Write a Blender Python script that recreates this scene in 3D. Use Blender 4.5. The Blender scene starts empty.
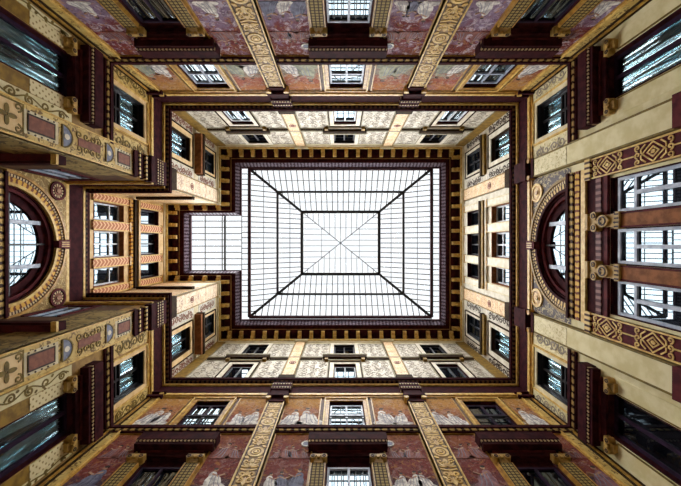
import bpy, math, random
from mathutils import Vector
PI = math.pi
C = bpy.context.scene.collection
EYE = 1.6                      # eye height; all heights z below are measured from the eye
DN, DS, DE, DB, NH = 6.0, 6.12, 7.6, 10.9, 2.45
FR = {'N': lambda u, p, z: (u, -(DN - p), z + EYE), 'S': lambda u, p, z: (u, DS - p, z + EYE),
      'E': lambda u, p, z: (DE - p, u, z + EYE), 'W': lambda u, p, z: (-(DE - p), u, z + EYE),
      'B': lambda u, p, z: (-(DB - p), u, z + EYE),
      'P': lambda u, p, z: (u, -(NH - p), z + EYE), 'Q': lambda u, p, z: (u, NH - p, z + EYE)}

# ------------------------------------------------------------------ materials
def lin(h):
    h = h.lstrip('#')
    return tuple((c / 12.92 if c <= .04045 else ((c + .055) / 1.055) ** 2.4) for c in (int(h[i:i + 2], 16) / 255 for i in (0, 2, 4))) + (1,)

class NT:
    def __init__(s, name):
        s.m = bpy.data.materials.new(name); s.m.use_nodes = True
        s.t = s.m.node_tree; s.t.nodes.clear()
        s.out = s.t.nodes.new('ShaderNodeOutputMaterial')
        s.uv = s.t.nodes.new('ShaderNodeUVMap').outputs[0]
    def n(s, typ, **kw):
        nd = s.t.nodes.new(typ)
        for k, v in kw.items(): setattr(nd, k, v)
        return nd
    def set(s, sock, v):
        if isinstance(v, bpy.types.NodeSocket): s.t.links.new(v, sock)
        else: sock.default_value = v
    def math(s, op, a, b=0.0, c=0.0):
        nd = s.n('ShaderNodeMath', operation=op)
        for i, v in enumerate((a, b, c)): s.set(nd.inputs[i], v)
        return nd.outputs[0]
    def sep(s, v=None):
        nd = s.n('ShaderNodeSeparateXYZ'); s.set(nd.inputs[0], v or s.uv); return nd.outputs[0], nd.outputs[1]
    def comb(s, x, y, z=0.0):
        nd = s.n('ShaderNodeCombineXYZ')
        for i, v in enumerate((x, y, z)): s.set(nd.inputs[i], v)
        return nd.outputs[0]
    def noise(s, scale, detail=3, vec=None, dist=0.0, rough=.55):
        nd = s.n('ShaderNodeTexNoise'); s.set(nd.inputs['Vector'], vec or s.uv)
        nd.inputs['Scale'].default_value = scale; nd.inputs['Detail'].default_value = detail
        nd.inputs['Distortion'].default_value = dist; nd.inputs['Roughness'].default_value = rough
        return nd.outputs[0]
    def ramp(s, f, a, b):                     # smooth 0..1 between a and b
        nd = s.n('ShaderNodeMapRange', interpolation_type='SMOOTHSTEP'); s.set(nd.inputs[0], f)
        nd.inputs[1].default_value = a; nd.inputs[2].default_value = b
        return nd.outputs[0]
    def mix(s, f, a, b):
        nd = s.n('ShaderNodeMix', data_type='RGBA'); s.set(nd.inputs[0], f)
        s.set(nd.inputs[6], a); s.set(nd.inputs[7], b); return nd.outputs[2]
    def rnd(s): return s.n('ShaderNodeObjectInfo').outputs['Random']
    def seeded(s):
        x, y = s.sep(); r = s.math('MULTIPLY', s.rnd(), 97.0)
        return s.comb(s.math('ADD', x, r), s.math('ADD', y, s.math('MULTIPLY', r, .37)), r)
    def bsdf(s, col, rough=.6, metal=0.0, bump=None, bstr=.3, bdist=.02, spec=.3):
        b = s.n('ShaderNodeBsdfPrincipled'); s.set(b.inputs['Base Color'], col)
        b.inputs['Roughness'].default_value = rough; b.inputs['Metallic'].default_value = metal
        b.inputs['Specular IOR Level'].default_value = spec
        if bump is not None:
            k = s.n('ShaderNodeBump'); k.inputs['Strength'].default_value = bstr; k.inputs['Distance'].default_value = bdist
            s.t.links.new(bump, k.inputs['Height']); s.t.links.new(k.outputs[0], b.inputs['Normal'])
        s.t.links.new(b.outputs[0], s.out.inputs[0]); return s.m

M = {}
def plain(key, a, b=None, scale=3.0, rough=.6, metal=0.0, lo=.35, hi=.65, det=5, spec=.3):
    t = NT(key); b = b or a
    nz = t.noise(scale, det, t.seeded())
    M[key] = t.bsdf(t.mix(t.ramp(nz, lo, hi), lin(a), lin(b)), rough, metal, nz, .15, spec=spec); return M[key]

def beads(key, a, b, pitch, duty=.55, axis=0, rough=.5, wob=0.0):
    t = NT(key); x, y = t.sep(); w = x if axis == 0 else y
    if wob: w = t.math('ADD', w, t.math('MULTIPLY', t.noise(9, 2), wob))
    f = t.math('FRACT', t.math('DIVIDE', w, pitch))
    k = t.ramp(t.math('ABSOLUTE', t.math('SUBTRACT', f, .5)), duty / 2 - .08, duty / 2 + .08)
    M[key] = t.bsdf(t.mix(k, lin(a), lin(b)), rough, bump=k, spec=.08); return M[key]

def motif(key, ground, g2, ink, scale=5.0, width=.05, dens=.5, mirror=True):   # painted scroll ornament, mirrored about the middle
    t = NT(key); x, y = t.sep()
    if mirror: x = t.math('ABSOLUTE', x)
    v = t.comb(x, y, t.math('MULTIPLY', t.rnd(), 31.0))
    a = t.noise(scale, 1.5, v, 1.2)
    line = t.ramp(t.math('ABSOLUTE', t.math('SUBTRACT', a, .5)), width * .5, width)
    gate = t.ramp(t.noise(scale * .8, 1, v), 1 - dens, 1 - dens + .08)
    k = t.math('MAXIMUM', line, gate)
    gr = t.mix(t.ramp(t.noise(2.2, 5), .35, .65), lin(ground), lin(g2))
    M[key] = t.bsdf(t.mix(k, lin(ink), gr), .6); return M[key]

def fresco(key, low, mid, top, pale, h, amt=.5, band=(.35, .62), lilac='#8d7a9a'):
    t = NT(key); v = t.seeded(); x, y = t.sep()
    yy = t.math('ADD', t.math('DIVIDE', y, h), t.math('MULTIPLY', t.math('SUBTRACT', t.noise(1.8, 5, v), .5), .6))
    c = t.mix(t.ramp(yy, band[0] - .08, band[0] + .08), lin(low), lin(mid))
    c = t.mix(t.ramp(yy, band[1] - .1, band[1] + .15), c, lin(top))
    c = t.mix(t.math('MULTIPLY', t.ramp(t.noise(3.4, 6, v, 1.0, .75), .5, .62), amt), c, lin(pale))
    c = t.mix(t.math('MULTIPLY', t.ramp(t.noise(2.1, 5, v, .5, .7), .52, .7), amt * .7), c, lin(lilac))
    c = t.mix(t.math('MULTIPLY', t.ramp(t.noise(8.0, 5, v, 1.4, .75), .5, .64), .7), c, lin('#2c1418'))
    c = t.mix(t.math('MULTIPLY', t.ramp(t.noise(5.5, 5, v, .6, .7), .54, .68), .6), c, lin('#b07a3a'))
    c = t.mix(t.math('MULTIPLY', t.ramp(t.noise(14.0, 4, v, 1.0, .7), .58, .7), .55), c, lin(pale))
    M[key] = t.bsdf(c, .8, spec=.08); return M[key]
def lattice():
    t = NT('cloth_gold'); x, y = t.sep()
    k = 1.0
    for w in (x, y):
        f = t.math('ABSOLUTE', t.math('SUBTRACT', t.math('FRACT', t.math('DIVIDE', w, .105)), .5))
        k = t.math('MULTIPLY', k, t.math('SUBTRACT', 1.0, t.ramp(f, .3, .42)))
    M['cloth_gold'] = t.bsdf(t.mix(k, lin('#33241a'), lin('#94804c')), .7, spec=.08)
lattice()
plain('maroon', '#3e191c', '#280d13', 4, .75, spec=.04)
plain('maroon_mid', '#5c2629', '#431a20', 4, .7, spec=.06)
plain('purple_dark', '#3c2630', '#4a3038', 4, .7, spec=.05)
plain('gold', '#b88a34', '#8c621f', 6, .45)
plain('gold_pale', '#d6b566', '#b58c40', 6, .5)
plain('olive_gold', '#8f6f24', '#6f5218', 5, .6)
plain('cream', '#d4c8a8', '#c0b08a', 3, .7)
plain('cream_white', '#d8d0c0', '#c4baa4', 3, .7)
plain('ivory', '#d8cda6', '#c6b88a', 2.2, .7, spec=.15)
plain('wall_gold', '#a5803f', '#7e5c2b', 3, .65)
plain('wall_brown', '#5f4024', '#46291c', 3, .65)
plain('orange_cream', '#d6b98a', '#c4a06a', 3, .65)
plain('ink_dark', '#3a2418', '#241410', 6, .7)
plain('ink_grey', '#968c80', '#7a6e62', 8, .75)
plain('ink_olive', '#75601f', '#5e4a18', 6, .7)
plain('rust', '#85503a', '#6d3c2e', 9, .7)
plain('blue_grey', '#7f8394', '#5f6478', 9, .7)
plain('figure_white', '#ded9d2', '#a39b99', 7, .75, lo=.4, hi=.6)
plain('figure_blue', '#6f7088', '#454258', 7, .75)
plain('figure_skin', '#b08a6c', '#8a6150', 7, .75)
plain('figure_rose', '#8f6468', '#64424c', 8, .75)
plain('figure_ghost', '#8a5248', '#6a3a34', 7, .75)
plain('figure_green', '#a4a58c', '#7c7d6c', 5, .75)
plain('frame_light', '#aab2c4', '#8790a6', 4, .4)
plain('frame_white', '#c9ccd2', '#a9aeb8', 4, .4)
plain('frame_dark', '#1e1a20', '#141116', 4, .4)
plain('iron', '#17181c', '#0f1013', 5, .5)
plain('dark_brown', '#3a2a18', '#2b1d12', 4, .75, spec=.05)  # dark brown of ledges, bases, stripes and jambs
plain('ledge_grey', '#8d8468', '#736a52', 5, .7)
plain('stone', '#e2dccf', '#d2c9b8', .8, .6)
plain('column_brown', '#8f5a34', '#714426', 6, .65, spec=.08)
plain('curtain', '#e2ebee', '#c3d2d8', 3, .9)
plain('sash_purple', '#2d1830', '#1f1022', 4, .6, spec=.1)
beads('bead_gold', '#d2b273', '#3a1c18', .16)
beads('bead_small', '#c9b088', '#3a1c1c', .11)
beads('leaf_band', '#c7a665', '#3a2016', .24, .6, wob=.16)
beads('dentil', '#5a3c28', '#1f0b10', .20, .5)
beads('gold_dash', '#cf9f45', '#6d3a28', .2, .6, wob=.12)
beads('grey_meander', '#85788a', '#43323f', .22, .5, wob=.25)
beads('studs', '#7d5450', '#43161c', .18, .5)
beads('flute', '#8b7a5c', '#54442f', .10, .5)
motif('pilaster_ground', '#8a6a30', '#6b4f22', '#3a2a18', 9, .06, .7)
plain('ornament_gold', '#cda548', '#b58c38', 5, .5)
motif('cream_scroll', '#cac2b2', '#b4a994', '#857b70', 5.5, .04, .5, False)
motif('cream_gold_scroll', '#cbb06c', '#b5934a', '#6b4f22', 4.5, .05, .5, False)
motif('ivory_scroll', '#d8cda6', '#c8ba8e', '#a89768', 5, .04, .42, False)
motif('pier_side', '#ab9660', '#8a7646', '#54462a', 3.0, .06, .5, False)
motif('orange_motif', '#dcc29a', '#cfab78', '#a06a4e', 7, .035, .4)
motif('rosy_motif', '#ddc8aa', '#cdb28e', '#93695c', 6, .05, .5)
motif('carved_gold', '#b8934a', '#93702f', '#2c1a10', 9, .12, .75)
motif('star_gold', '#93732f', '#755720', '#c7ab6a', 3.2, .02, .3, False)
motif('spandrel_dark', '#41302f', '#2f1f22', '#a89468', 4.2, .05, .45, False)

fresco('fresco_top', '#7f6a82', '#6c2826', '#77422a', '#c4b6c0', 4.2, .85, (.62, .92))
fresco('fresco_bottom', '#4a3840', '#723630', '#86502e', '#a8908c', 4.2, .35, (.5, .9), '#6a4a52')
fresco('fresco_attic', '#8f8378', '#9c5a48', '#a86a3e', '#b8b09c', 2.0, .6, (.5, .78))
fresco('fresco_attic_warm', '#7d4234', '#96603c', '#a5763c', '#bba890', 2.0, .35, (.4, .7))
def quilt():
    t = NT('quilted_cream'); x, y = t.sep()
    a = t.math('FRACT', t.math('MULTIPLY', t.math('ADD', x, y), 5.5)); b = t.math('FRACT', t.math('MULTIPLY', t.math('SUBTRACT', x, y), 5.5))
    d = t.math('ADD', t.math('POWER', t.math('SUBTRACT', a, .5), 2.0), t.math('POWER', t.math('SUBTRACT', b, .5), 2.0))
    k = t.ramp(d, .02, .07)
    M['quilted_cream'] = t.bsdf(t.mix(k, lin('#8d774a'), lin('#d3c49a')), .7)
quilt()
def chevron():
    t = NT('chevron'); x, y = t.sep()
    f = t.math('FRACT', t.math('MULTIPLY', t.math('ADD', y, t.math('ABSOLUTE', x)), 4.2))
    M['chevron'] = t.bsdf(t.mix(t.ramp(t.math('ABSOLUTE', t.math('SUBTRACT', f, .5)), .12, .22), lin('#d9ae82'), lin('#a2623c')), .7)
chevron()
def glassy(key, body, mirror, tint='#dcecf6', clear=False, wavy=0.0):
    t = NT(key)
    g = t.n('ShaderNodeBsdfGlossy'); g.inputs['Color'].default_value = lin(tint); g.inputs['Roughness'].default_value = .015 if not wavy else .06
    if wavy:                                  # hand-drawn panes: ripples that run up the glass
        x, y = t.sep(t.seeded())
        h = t.noise(1.0, 1, t.comb(t.math('MULTIPLY', x, 5.0), t.math('MULTIPLY', y, .35), t.rnd()))
        k = t.n('ShaderNodeBump'); k.inputs['Strength'].default_value = 1.0; k.inputs['Distance'].default_value = wavy
        t.t.links.new(h, k.inputs['Height']); t.t.links.new(k.outputs[0], g.inputs['Normal'])
    if clear: d = t.n('ShaderNodeBsdfTransparent'); d.inputs[0].default_value = lin(body)
    else: d = t.n('ShaderNodeBsdfDiffuse'); t.set(d.inputs[0], t.mix(t.ramp(t.noise(1.3, 3, t.seeded()), .35, .7), lin(body), lin('#05060a')))
    fr = t.n('ShaderNodeLayerWeight'); fr.inputs[0].default_value = .35
    f = t.math('MULTIPLY_ADD', fr.outputs['Fresnel'], .5, mirror)
    mx = t.n('ShaderNodeMixShader'); t.set(mx.inputs[0], f)
    t.t.links.new(d.outputs[0], mx.inputs[1]); t.t.links.new(g.outputs[0], mx.inputs[2])
    t.t.links.new(mx.outputs[0], t.out.inputs[0]); M[key] = t.m
glassy('window_glass', '#20262c', .10, '#cfe3f0')
glassy('streaked_glass', '#1c2026', .13, '#d2e2ea', wavy=.14)
glassy('still_glass', '#e6eeee', .07, '#cfe6ee', clear=True, wavy=.12)
glassy('dark_glass', '#14151a', .05)
glassy('clear_glass', '#dfe8ea', .16, '#cfe6ee', clear=True, wavy=.16)
def roofglass():
    t = NT('roof_glass')
    g = t.n('ShaderNodeBsdfGlossy'); g.inputs['Roughness'].default_value = .05; g.inputs['Color'].default_value = (.9, .95, 1, 1)
    d = t.n('ShaderNodeBsdfTransparent'); d.inputs[0].default_value = (.96, .975, .985, 1)
    mx = t.n('ShaderNodeMixShader'); mx.inputs[0].default_value = .04
    t.t.links.new(d.outputs[0], mx.inputs[1]); t.t.links.new(g.outputs[0], mx.inputs[2]); t.t.links.new(mx.outputs[0], t.out.inputs[0])
    M['roof_glass'] = t.m
roofglass()

# ------------------------------------------------------------------ mesh builder
class MB:
    def __init__(s, F, u0=0.0, z0=0.0):
        s.f = FR[F] if F else None; s.u0, s.z0 = u0, z0
        s.v, s.uv, s.fc, s.mi = [], [], [], []
    def add(s, pts, faces, m=0):
        b = len(s.v)
        for u, p, z in pts:
            s.v.append(s.f(u, p, z)); s.uv.append((u - s.u0 + .37 * p, z - s.z0 + .7 * p))
        for f in faces: s.fc.append([b + i for i in f]); s.mi.append(m)
        return s
    def box(s, u0, u1, p0, p1, z0, z1, m=0):
        return s.add([(u, p, z) for u in (u0, u1) for p in (p0, p1) for z in (z0, z1)],
                     [(0, 1, 3, 2), (4, 6, 7, 5), (0, 4, 5, 1), (2, 3, 7, 6), (0, 2, 6, 4), (1, 5, 7, 3)], m)
    def quad(s, u0, u1, p, z0, z1, m=0):
        return s.add([(u0, p, z0), (u1, p, z0), (u1, p, z1), (u0, p, z1)], [(0, 1, 2, 3)], m)
    def poly(s, pts, p0, p1, m=0):
        n = len(pts)
        return s.add([(u, p0, z) for u, z in pts] + [(u, p1, z) for u, z in pts],
                     [tuple(range(n - 1, -1, -1)), tuple(range(n, 2 * n))] + [(i, (i + 1) % n, n + (i + 1) % n, n + i) for i in range(n)], m)
    def disc(s, cu, cz, ru, rz, p0, p1, m=0, n=14, rot=0.0):
        c, d = math.cos(rot), math.sin(rot)
        return s.poly([(cu + ru * math.cos(a) * c - rz * math.sin(a) * d, cz + ru * math.cos(a) * d + rz * math.sin(a) * c)
                       for a in (2 * PI * i / n for i in range(n))], p0, p1, m)
    def ring(s, cu, cz, r0, r1, p0, p1, a0=0.0, a1=2 * PI, n=28, m=0):
        full = abs(a1 - a0 - 2 * PI) < 1e-6; k = n if full else n + 1
        pts, fs = [], []
        for i in range(k):
            a = a0 + (a1 - a0) * i / n; c, d = math.cos(a), math.sin(a)
            pts += [(cu + r0 * c, p0, cz + r0 * d), (cu + r1 * c, p0, cz + r1 * d), (cu + r1 * c, p1, cz + r1 * d), (cu + r0 * c, p1, cz + r0 * d)]
        for i in range(n if full else n):
            a, b = 4 * i, 4 * ((i + 1) % k)
            for q in range(4): fs.append((a + q, a + (q + 1) % 4, b + (q + 1) % 4, b + q))
        if not full: fs += [(0, 1, 2, 3), (4 * n + 3, 4 * n + 2, 4 * n + 1, 4 * n)]
        b0 = len(s.v); s.add(pts, fs, m)
        for i in range(k):                      # uv runs along the arc
            a = a0 + (a1 - a0) * i / n
            for q in range(4): s.uv[b0 + 4 * i + q] = (a * (r0 + r1) / 2, (r0, r1, r1, r0)[q])
        return s
    def ribbon(s, pts, w, p0, p1, m=0, closed=False):
        n = len(pts); L, R = [], []
        for i, (u, z) in enumerate(pts):
            a = pts[i - 1] if (i or closed) else pts[i]; b = pts[(i + 1) % n] if (i < n - 1 or closed) else pts[i]
            d = Vector((b[0] - a[0], b[1] - a[1]))
            if d.length < 1e-9: d = Vector((1, 0))
            d.normalize(); L.append((u - d.y * w / 2, z + d.x * w / 2)); R.append((u + d.y * w / 2, z - d.x * w / 2))
        v = [(u, p, z) for (l, r) in zip(L, R) for (u, z) in (l, r) for p in (p0, p1)]
        fs = []
        for i in range(n if closed else n - 1):
            a, b = 4 * i, 4 * ((i + 1) % n)
            fs += [(a + 1, a + 3, b + 3, b + 1), (a, a + 1, b + 1, b), (a + 2, b + 2, b + 3, a + 3), (a, b, b + 2, a + 2)]
        if not closed: fs += [(0, 2, 3, 1), (4 * n - 4, 4 * n - 3, 4 * n - 1, 4 * n - 2)]
        return s.add(v, fs, m)
    def spiral(s, cu, cz, r, turns=1.4, a0=0.0, sg=1, w=.03, p0=0.0, p1=.02, m=0, tail=0.0):
        pts = []; n = int(14 * turns)
        for i in range(n + 1):
            t = i / n; rr = r * (1 - .85 * t); a = a0 + sg * 2 * PI * turns * t
            pts.append((cu + rr * math.cos(a), cz + rr * math.sin(a)))
        if tail:
            dx, dz = -sg * -math.sin(a0), -sg * math.cos(a0)
            pts.insert(0, (pts[0][0] + dx * tail, pts[0][1] + dz * tail))
        return s.ribbon(pts, w, p0, p1, m)
    def bar3(s, a, b, w, h, m=0):                # straight bar between two world points
        a, b = Vector(a), Vector(b); d = (b - a).normalized()
        x = d.cross(Vector((0, 0, 1)))
        x = x.normalized() if x.length > 1e-4 else Vector((1, 0, 0)); y = x.cross(d).normalized()
        k = len(s.v)
        for q in (a, b):
            for i, j in ((-1, -1), (1, -1), (1, 1), (-1, 1)):
                v = q + x * w / 2 * i + y * h / 2 * j; s.v.append(tuple(v)); s.uv.append((v.x, v.y))
        for f in [(0, 1, 2, 3), (7, 6, 5, 4), (0, 4, 5, 1), (1, 5, 6, 2), (2, 6, 7, 3), (3, 7, 4, 0)]:
            s.fc.append([k + i for i in f]); s.mi.append(m)
        return s
    def sheet(s, pts, th, m=0):                  # world polygon given a thickness along z
        k = len(s.v); n = len(pts)
        for dz in (0, th):
            for p in pts: s.v.append((p[0], p[1], p[2] + dz)); s.uv.append((p[0], p[1]))
        for f in [tuple(range(n)), tuple(range(2 * n - 1, n - 1, -1))] + [(i, n + i, n + (i + 1) % n, (i + 1) % n) for i in range(n)]:
            s.fc.append([k + i for i in f]); s.mi.append(m)
        return s
    def build(s, name, mats, parent=None, at=None):
        if isinstance(mats, str): mats = [mats]
        root = parent
        while root is not None and root.parent is not None: root = root.parent
        base = Vector(root.location) if root is not None else Vector(at if at is not None else (s.f(s.u0, 0, s.z0) if s.f else (0, 0, 0)))
        me = bpy.data.meshes.new(name)
        me.from_pydata([tuple(Vector(v) - base) for v in s.v], [], s.fc)
        for m in mats: me.materials.append(M[m])
        me.polygons.foreach_set('material_index', s.mi)
        uvl = me.uv_layers.new(name='UVMap')
        for l in me.loops: uvl.data[l.index].uv = s.uv[l.vertex_index]
        me.update()
        import bmesh
        bm = bmesh.new(); bm.from_mesh(me); bmesh.ops.recalc_face_normals(bm, faces=bm.faces); bm.to_mesh(me); bm.free()
        o = bpy.data.objects.new(name, me); C.objects.link(o)
        if parent is not None: o.parent = parent
        else: o.location = base
        return o

def tag(o, label, cat=None, group=None, kind=None):
    o['label'] = label
    if cat: o['category'] = cat
    if group: o['group'] = group
    if kind: o['kind'] = kind
    return o
def thing(name, label, cat, F, u, z, group=None, kind=None, p=0.0):
    o = bpy.data.objects.new(name, None); C.objects.link(o); o.empty_display_size = .2
    o.location = FR[F](u, p, z) if F else (u, p, z)
    return tag(o, label, cat, group, kind)

WALL = {'N': "top wall", 'S': "bottom wall", 'E': "right wall", 'W': "left wall", 'B': "left recess"}
AX = {'N': .22, 'S': .22, 'E': .09, 'W': .05, 'B': .05}
openings = {k: [] for k in FR}
wcount = [0]

# ------------------------------------------------------------------ windows
def window(F, u, w, z0, z1, label, r=.2, casing=None, cw=.16, cp=.06, lining='maroon', frame='frame_light', glass='window_glass',
           leaves=2, transoms=(), fw=.07, lead=0, curtain=None, casing_mat='gold', rails=0, board=0.0):
    openings[F].append((u - w / 2, u + w / 2, z0, z1)); wcount[0] += 1
    t = thing('window_%d' % wcount[0], label, 'window', F, u, z0, None, 'structure')
    a, b = u - w / 2, u + w / 2; th = .03
    mb = MB(F, u, z0)
    mb.box(a, a + th, -.45, .005, z0, z1).box(b - th, b, -.45, .005, z0, z1).box(a, b, -.45, .005, z1 - th, z1).box(a, b, -.45, .005, z0, z0 + th)
    mb.build('reveal', lining, t)
    if casing:
        c = MB(F, u, z0)
        c.box(a - cw, a, 0, cp, z0, z1 + cw).box(b, b + cw, 0, cp, z0, z1 + cw).box(a, b, 0, cp, z1, z1 + cw)
        if casing > 1:
            e = .05
            c.box(a - cw - e, a - cw, 0, cp + .04, z0, z1 + cw + e, 1).box(b + cw, b + cw + e, 0, cp + .04, z0, z1 + cw + e, 1).box(a - cw, b + cw, 0, cp + .04, z1 + cw, z1 + cw + e, 1)
        c.build('casing', [casing_mat, 'gold_pale' if casing == 2 else 'dark_brown'], t)
    a += th; b -= th; t0, t1 = z0 + th, z1 - th
    if board:  # added dark board, stands in for the dark underside of a deeper reveal
        MB(F, u, z0).box(a, b, -r - .06, -r + .02, t1 - board, t1).build('soffit_stand_in', lining, t); t1 -= board
    fr = MB(F, u, z0)
    fr.box(a, a + fw, -r - .05, -r + .05, t0, t1).box(b - fw, b, -r - .05, -r + .05, t0, t1).box(a + fw, b - fw, -r - .05, -r + .05, t1 - fw, t1).box(a + fw, b - fw, -r - .05, -r + .05, t0, t0 + fw)
    fo = fr.build('frame', frame, t)
    for i in range(1, leaves):
        x = a + (b - a) * i / leaves
        MB(F, u, z0).box(x - fw * .55, x + fw * .55, -r - .04, -r + .055, t0 + fw, t1 - fw).build('mullion', frame, t)
    for zt in transoms:
        MB(F, u, z0).box(a + fw, b - fw, -r - .035, -r + .06, zt - fw * .5, zt + fw * .5).build('transom', frame, t)
    pane = MB(F, u, z0).box(a + .01, b - .01, -r - .012, -r, t0 + .01, t1 - .01).build('pane', glass, t)
    if lead:
        lb = MB(F, u, z0); n = max(2, int((b - a) / lead)); k = int((t1 - t0) / (lead * 1.25))
        for i in range(1, n):
            x = a + (b - a) * i / n; lb.box(x - .012, x + .012, -r, -r + .012, t0, t1)
        for i in range(1, k):
            z = t1 - (t1 - t0) * i / k; lb.box(a, b, -r, -r + .014, z - .012, z + .012)
        lb.build('leading', 'iron', pane)
    if rails:
        for i in range(rails):
            MB(F, u, z0).box(a, b, -r + .1, -r + .13, t0 + .5 + i * .16, t0 + .53 + i * .16).build('guard_rail', 'iron', t)
    if curtain:
        rng = random.Random(len(label) + int(u * 10))
        for sgn, drawn in ((-1, curtain[0]), (1, curtain[1])):
            n = 40; pts, fs = [], []
            half = (b - a) / 2; mid = (a + b) / 2
            for j in range(9):
                q = j / 8; z = t1 - .05 - (t1 - t0 - .1) * q
                wid = half * (1 - drawn * min(1, q * 1.6) ** .8)
                for i in range(n + 1):
                    x = mid + sgn * (half - wid * i / n)
                    pts.append((x, -r - .16 + .035 * math.sin(i * 1.7 + rng.random() * .3) + .02 * math.sin(i * .6 + q * 3), z))
            for j in range(8):
                for i in range(n): k = j * (n + 1) + i; fs.append((k, k + 1, k + n + 2, k + n + 1))
            MB(F, u, z0).add(pts, fs).build('curtain', 'curtain', t)
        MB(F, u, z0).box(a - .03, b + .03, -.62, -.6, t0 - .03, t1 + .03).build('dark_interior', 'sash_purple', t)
    return t

def lunette(F, u, zs, R, label, depth=.5):
    openings[F].append((u - R, u + R, zs, zs + R, 'arch')); wcount[0] += 1
    t = thing('window_%d' % wcount[0], label, 'window', F, u, zs, None, 'structure')
    MB(F, u, zs).ring(u, zs, R - .08, R, -.55, 0, 0, PI, 32).build('reveal', 'maroon', t)
    MB(F, u, zs).ring(u, zs, R - .2, R - .08, -.55, -.05, 0, PI, 32).build('inner_reveal', 'maroon_mid', t)
    MB(F, u, zs).ring(u, zs, R - .48, R - .2, -depth - .05, -depth + .06, 0, PI, 32).build('frame', 'maroon', t)
    n = 32; arc = [(u + (R - .3) * math.cos(PI * i / n), zs + (R - .3) * math.sin(PI * i / n)) for i in range(n + 1)]
    pane = MB(F, u, zs).poly(arc, -depth - .02, -depth).build('pane', 'window_glass', t)
    for x in (-.78, .78, 0.0):
        zt = zs + math.sqrt((R - .25) ** 2 - x * x); w = .07 if x else .03
        MB(F, u, zs).box(u + x - w, u + x + w, -depth, -depth + .08, zs, zt).build('mullion', 'frame_light' if x else 'iron', t)
    MB(F, u, zs).box(u - R + .25, u + R - .25, -depth, -depth + .09, zs + .28, zs + .36).build('transom', 'iron', t)
    lb = MB(F, u, zs)
    for i in range(1, 6): lb.box(u - R + .35, u + R - .35, -depth, -depth + .012, zs + .36 + .24 * i - .01, zs + .36 + .24 * i + .01) if zs + .36 + .24 * i < zs + 1.0 else 0
    lb.build('leading', 'iron', pane)
    return t

def surround(F, u, w, label, hz=9.9, hw=1.15, colonnettes=True, style='cloth_gold', hp=.25):
    t = thing('window_surround', label, 'window surround', F, u, 6.6, 'hooded surrounds of the tall windows')
    a, b = u - w / 2, u + w / 2
    MB(F, u, 6.6).box(a - .12, b + .12, 0, .07, 9.67, 9.84).build('lintel', 'maroon', t)
    MB(F, u, 6.6).box(a - .3, b + .3, 0, .1, 9.84, 9.9).build('lintel_fillet', 'maroon_mid', t)
    h = MB(F, u, 6.6).box(u - hw, u + hw, 0, hp, hz + .04, hz + .16).box(u - hw - .03, u + hw + .03, 0, hp + .05, hz + .22, hz + .58).build('hood', 'maroon', t)
    MB(F, u, 6.6).box(u - hw - .01, u + hw + .01, 0, hp + .03, hz + .16, hz + .22).build('bead', 'bead_small', h)
    for s in (-1, 1):
        x = u + s * .83
        if colonnettes:
            cw = .175
            c = MB(F, x, 6.6).box(x - cw, x + cw, 0, .12, 6.75, 9.3).build('colonnette', style, t)
            MB(F, x, 6.6).box(x - cw - .03, x - cw, 0, .13, 6.75, 9.3).box(x + cw, x + cw + .03, 0, .13, 6.75, 9.3).build('fillet', 'gold', c)
        else: cw = .16
        k = MB(F, x, 6.6).box(x - cw - .05, x + cw + .05, 0, .17, 9.55, 9.62).box(x - cw * .7, x + cw * .7, 0, .13, 9.3, 9.55)
        k.disc(x - cw * .9, 9.48, .085, .085, 0, .2).disc(x + cw * .9, 9.48, .085, .085, 0, .2).disc(x, 9.5, .05, .07, .1, .2)
        k.build('console', 'carved_gold', t)
        MB(F, x, 6.6).ring(x - cw * .9, 9.48, .03, .055, .2, .215, n=10).ring(x + cw * .9, 9.48, .03, .055, .2, .215, n=10).build('volute_eye', 'ink_dark', t.children[-1])
    return t

def figures(mb_maker, t, u0, u1, z0, z1, rng, n, tone):
    for i in range(n):
        x = u0 + (u1 - u0) * (i + .5) / n + rng.uniform(-.08, .08); s = rng.uniform(.8, 1.15) * min((z1 - z0) / 1.3, (u1 - u0) / n / .55)
        sg = rng.choice((-1, 1)); mb = mb_maker(); z = z0
        body = rng.choice(tone)
        mb.disc(x, z + .38 * s, .29 * s, .40 * s, .012, .024, 0, 14, sg * .25)
        mb.disc(x + sg * .16 * s, z + .22 * s, .40 * s, .19 * s, .012, .022, 0, 12, -sg * .35)
        mb.disc(x - sg * .1 * s, z + .72 * s, .15 * s, .22 * s, .012, .026, 0, 12, sg * .2)
        mb.disc(x - sg * .1 * s, z + .15 * s, .40 * s, .13 * s, .012, .02, 0, 12, sg * .1)
        mb.ribbon([(x - sg * .15 * s, z + .82 * s), (x + sg * .08 * s, z + .70 * s), (x + sg * .3 * s, z + .82 * s)], .07 * s, .012, .028, 1)
        mb.disc(x - sg * .08 * s, z + 1.02 * s, .075 * s, .09 * s, .012, .028, 1, 10)
        mb.disc(x - sg * .10 * s, z + 1.08 * s, .08 * s, .06 * s, .012, .029, 2, 10)
        for k in range(3):
            mb.ribbon([(x + (k - 1) * .1 * s, z + .75 * s), (x + (k - 1) * .14 * s + sg * .06 * s, z + .35 * s), (x + (k - 1) * .2 * s + sg * .16 * s, z + .1 * s)], .02 * s, .02, .03, 3)
        mb.build('painted_figure', [body, 'figure_skin', 'ink_dark', 'blue_grey'], t)

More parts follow.
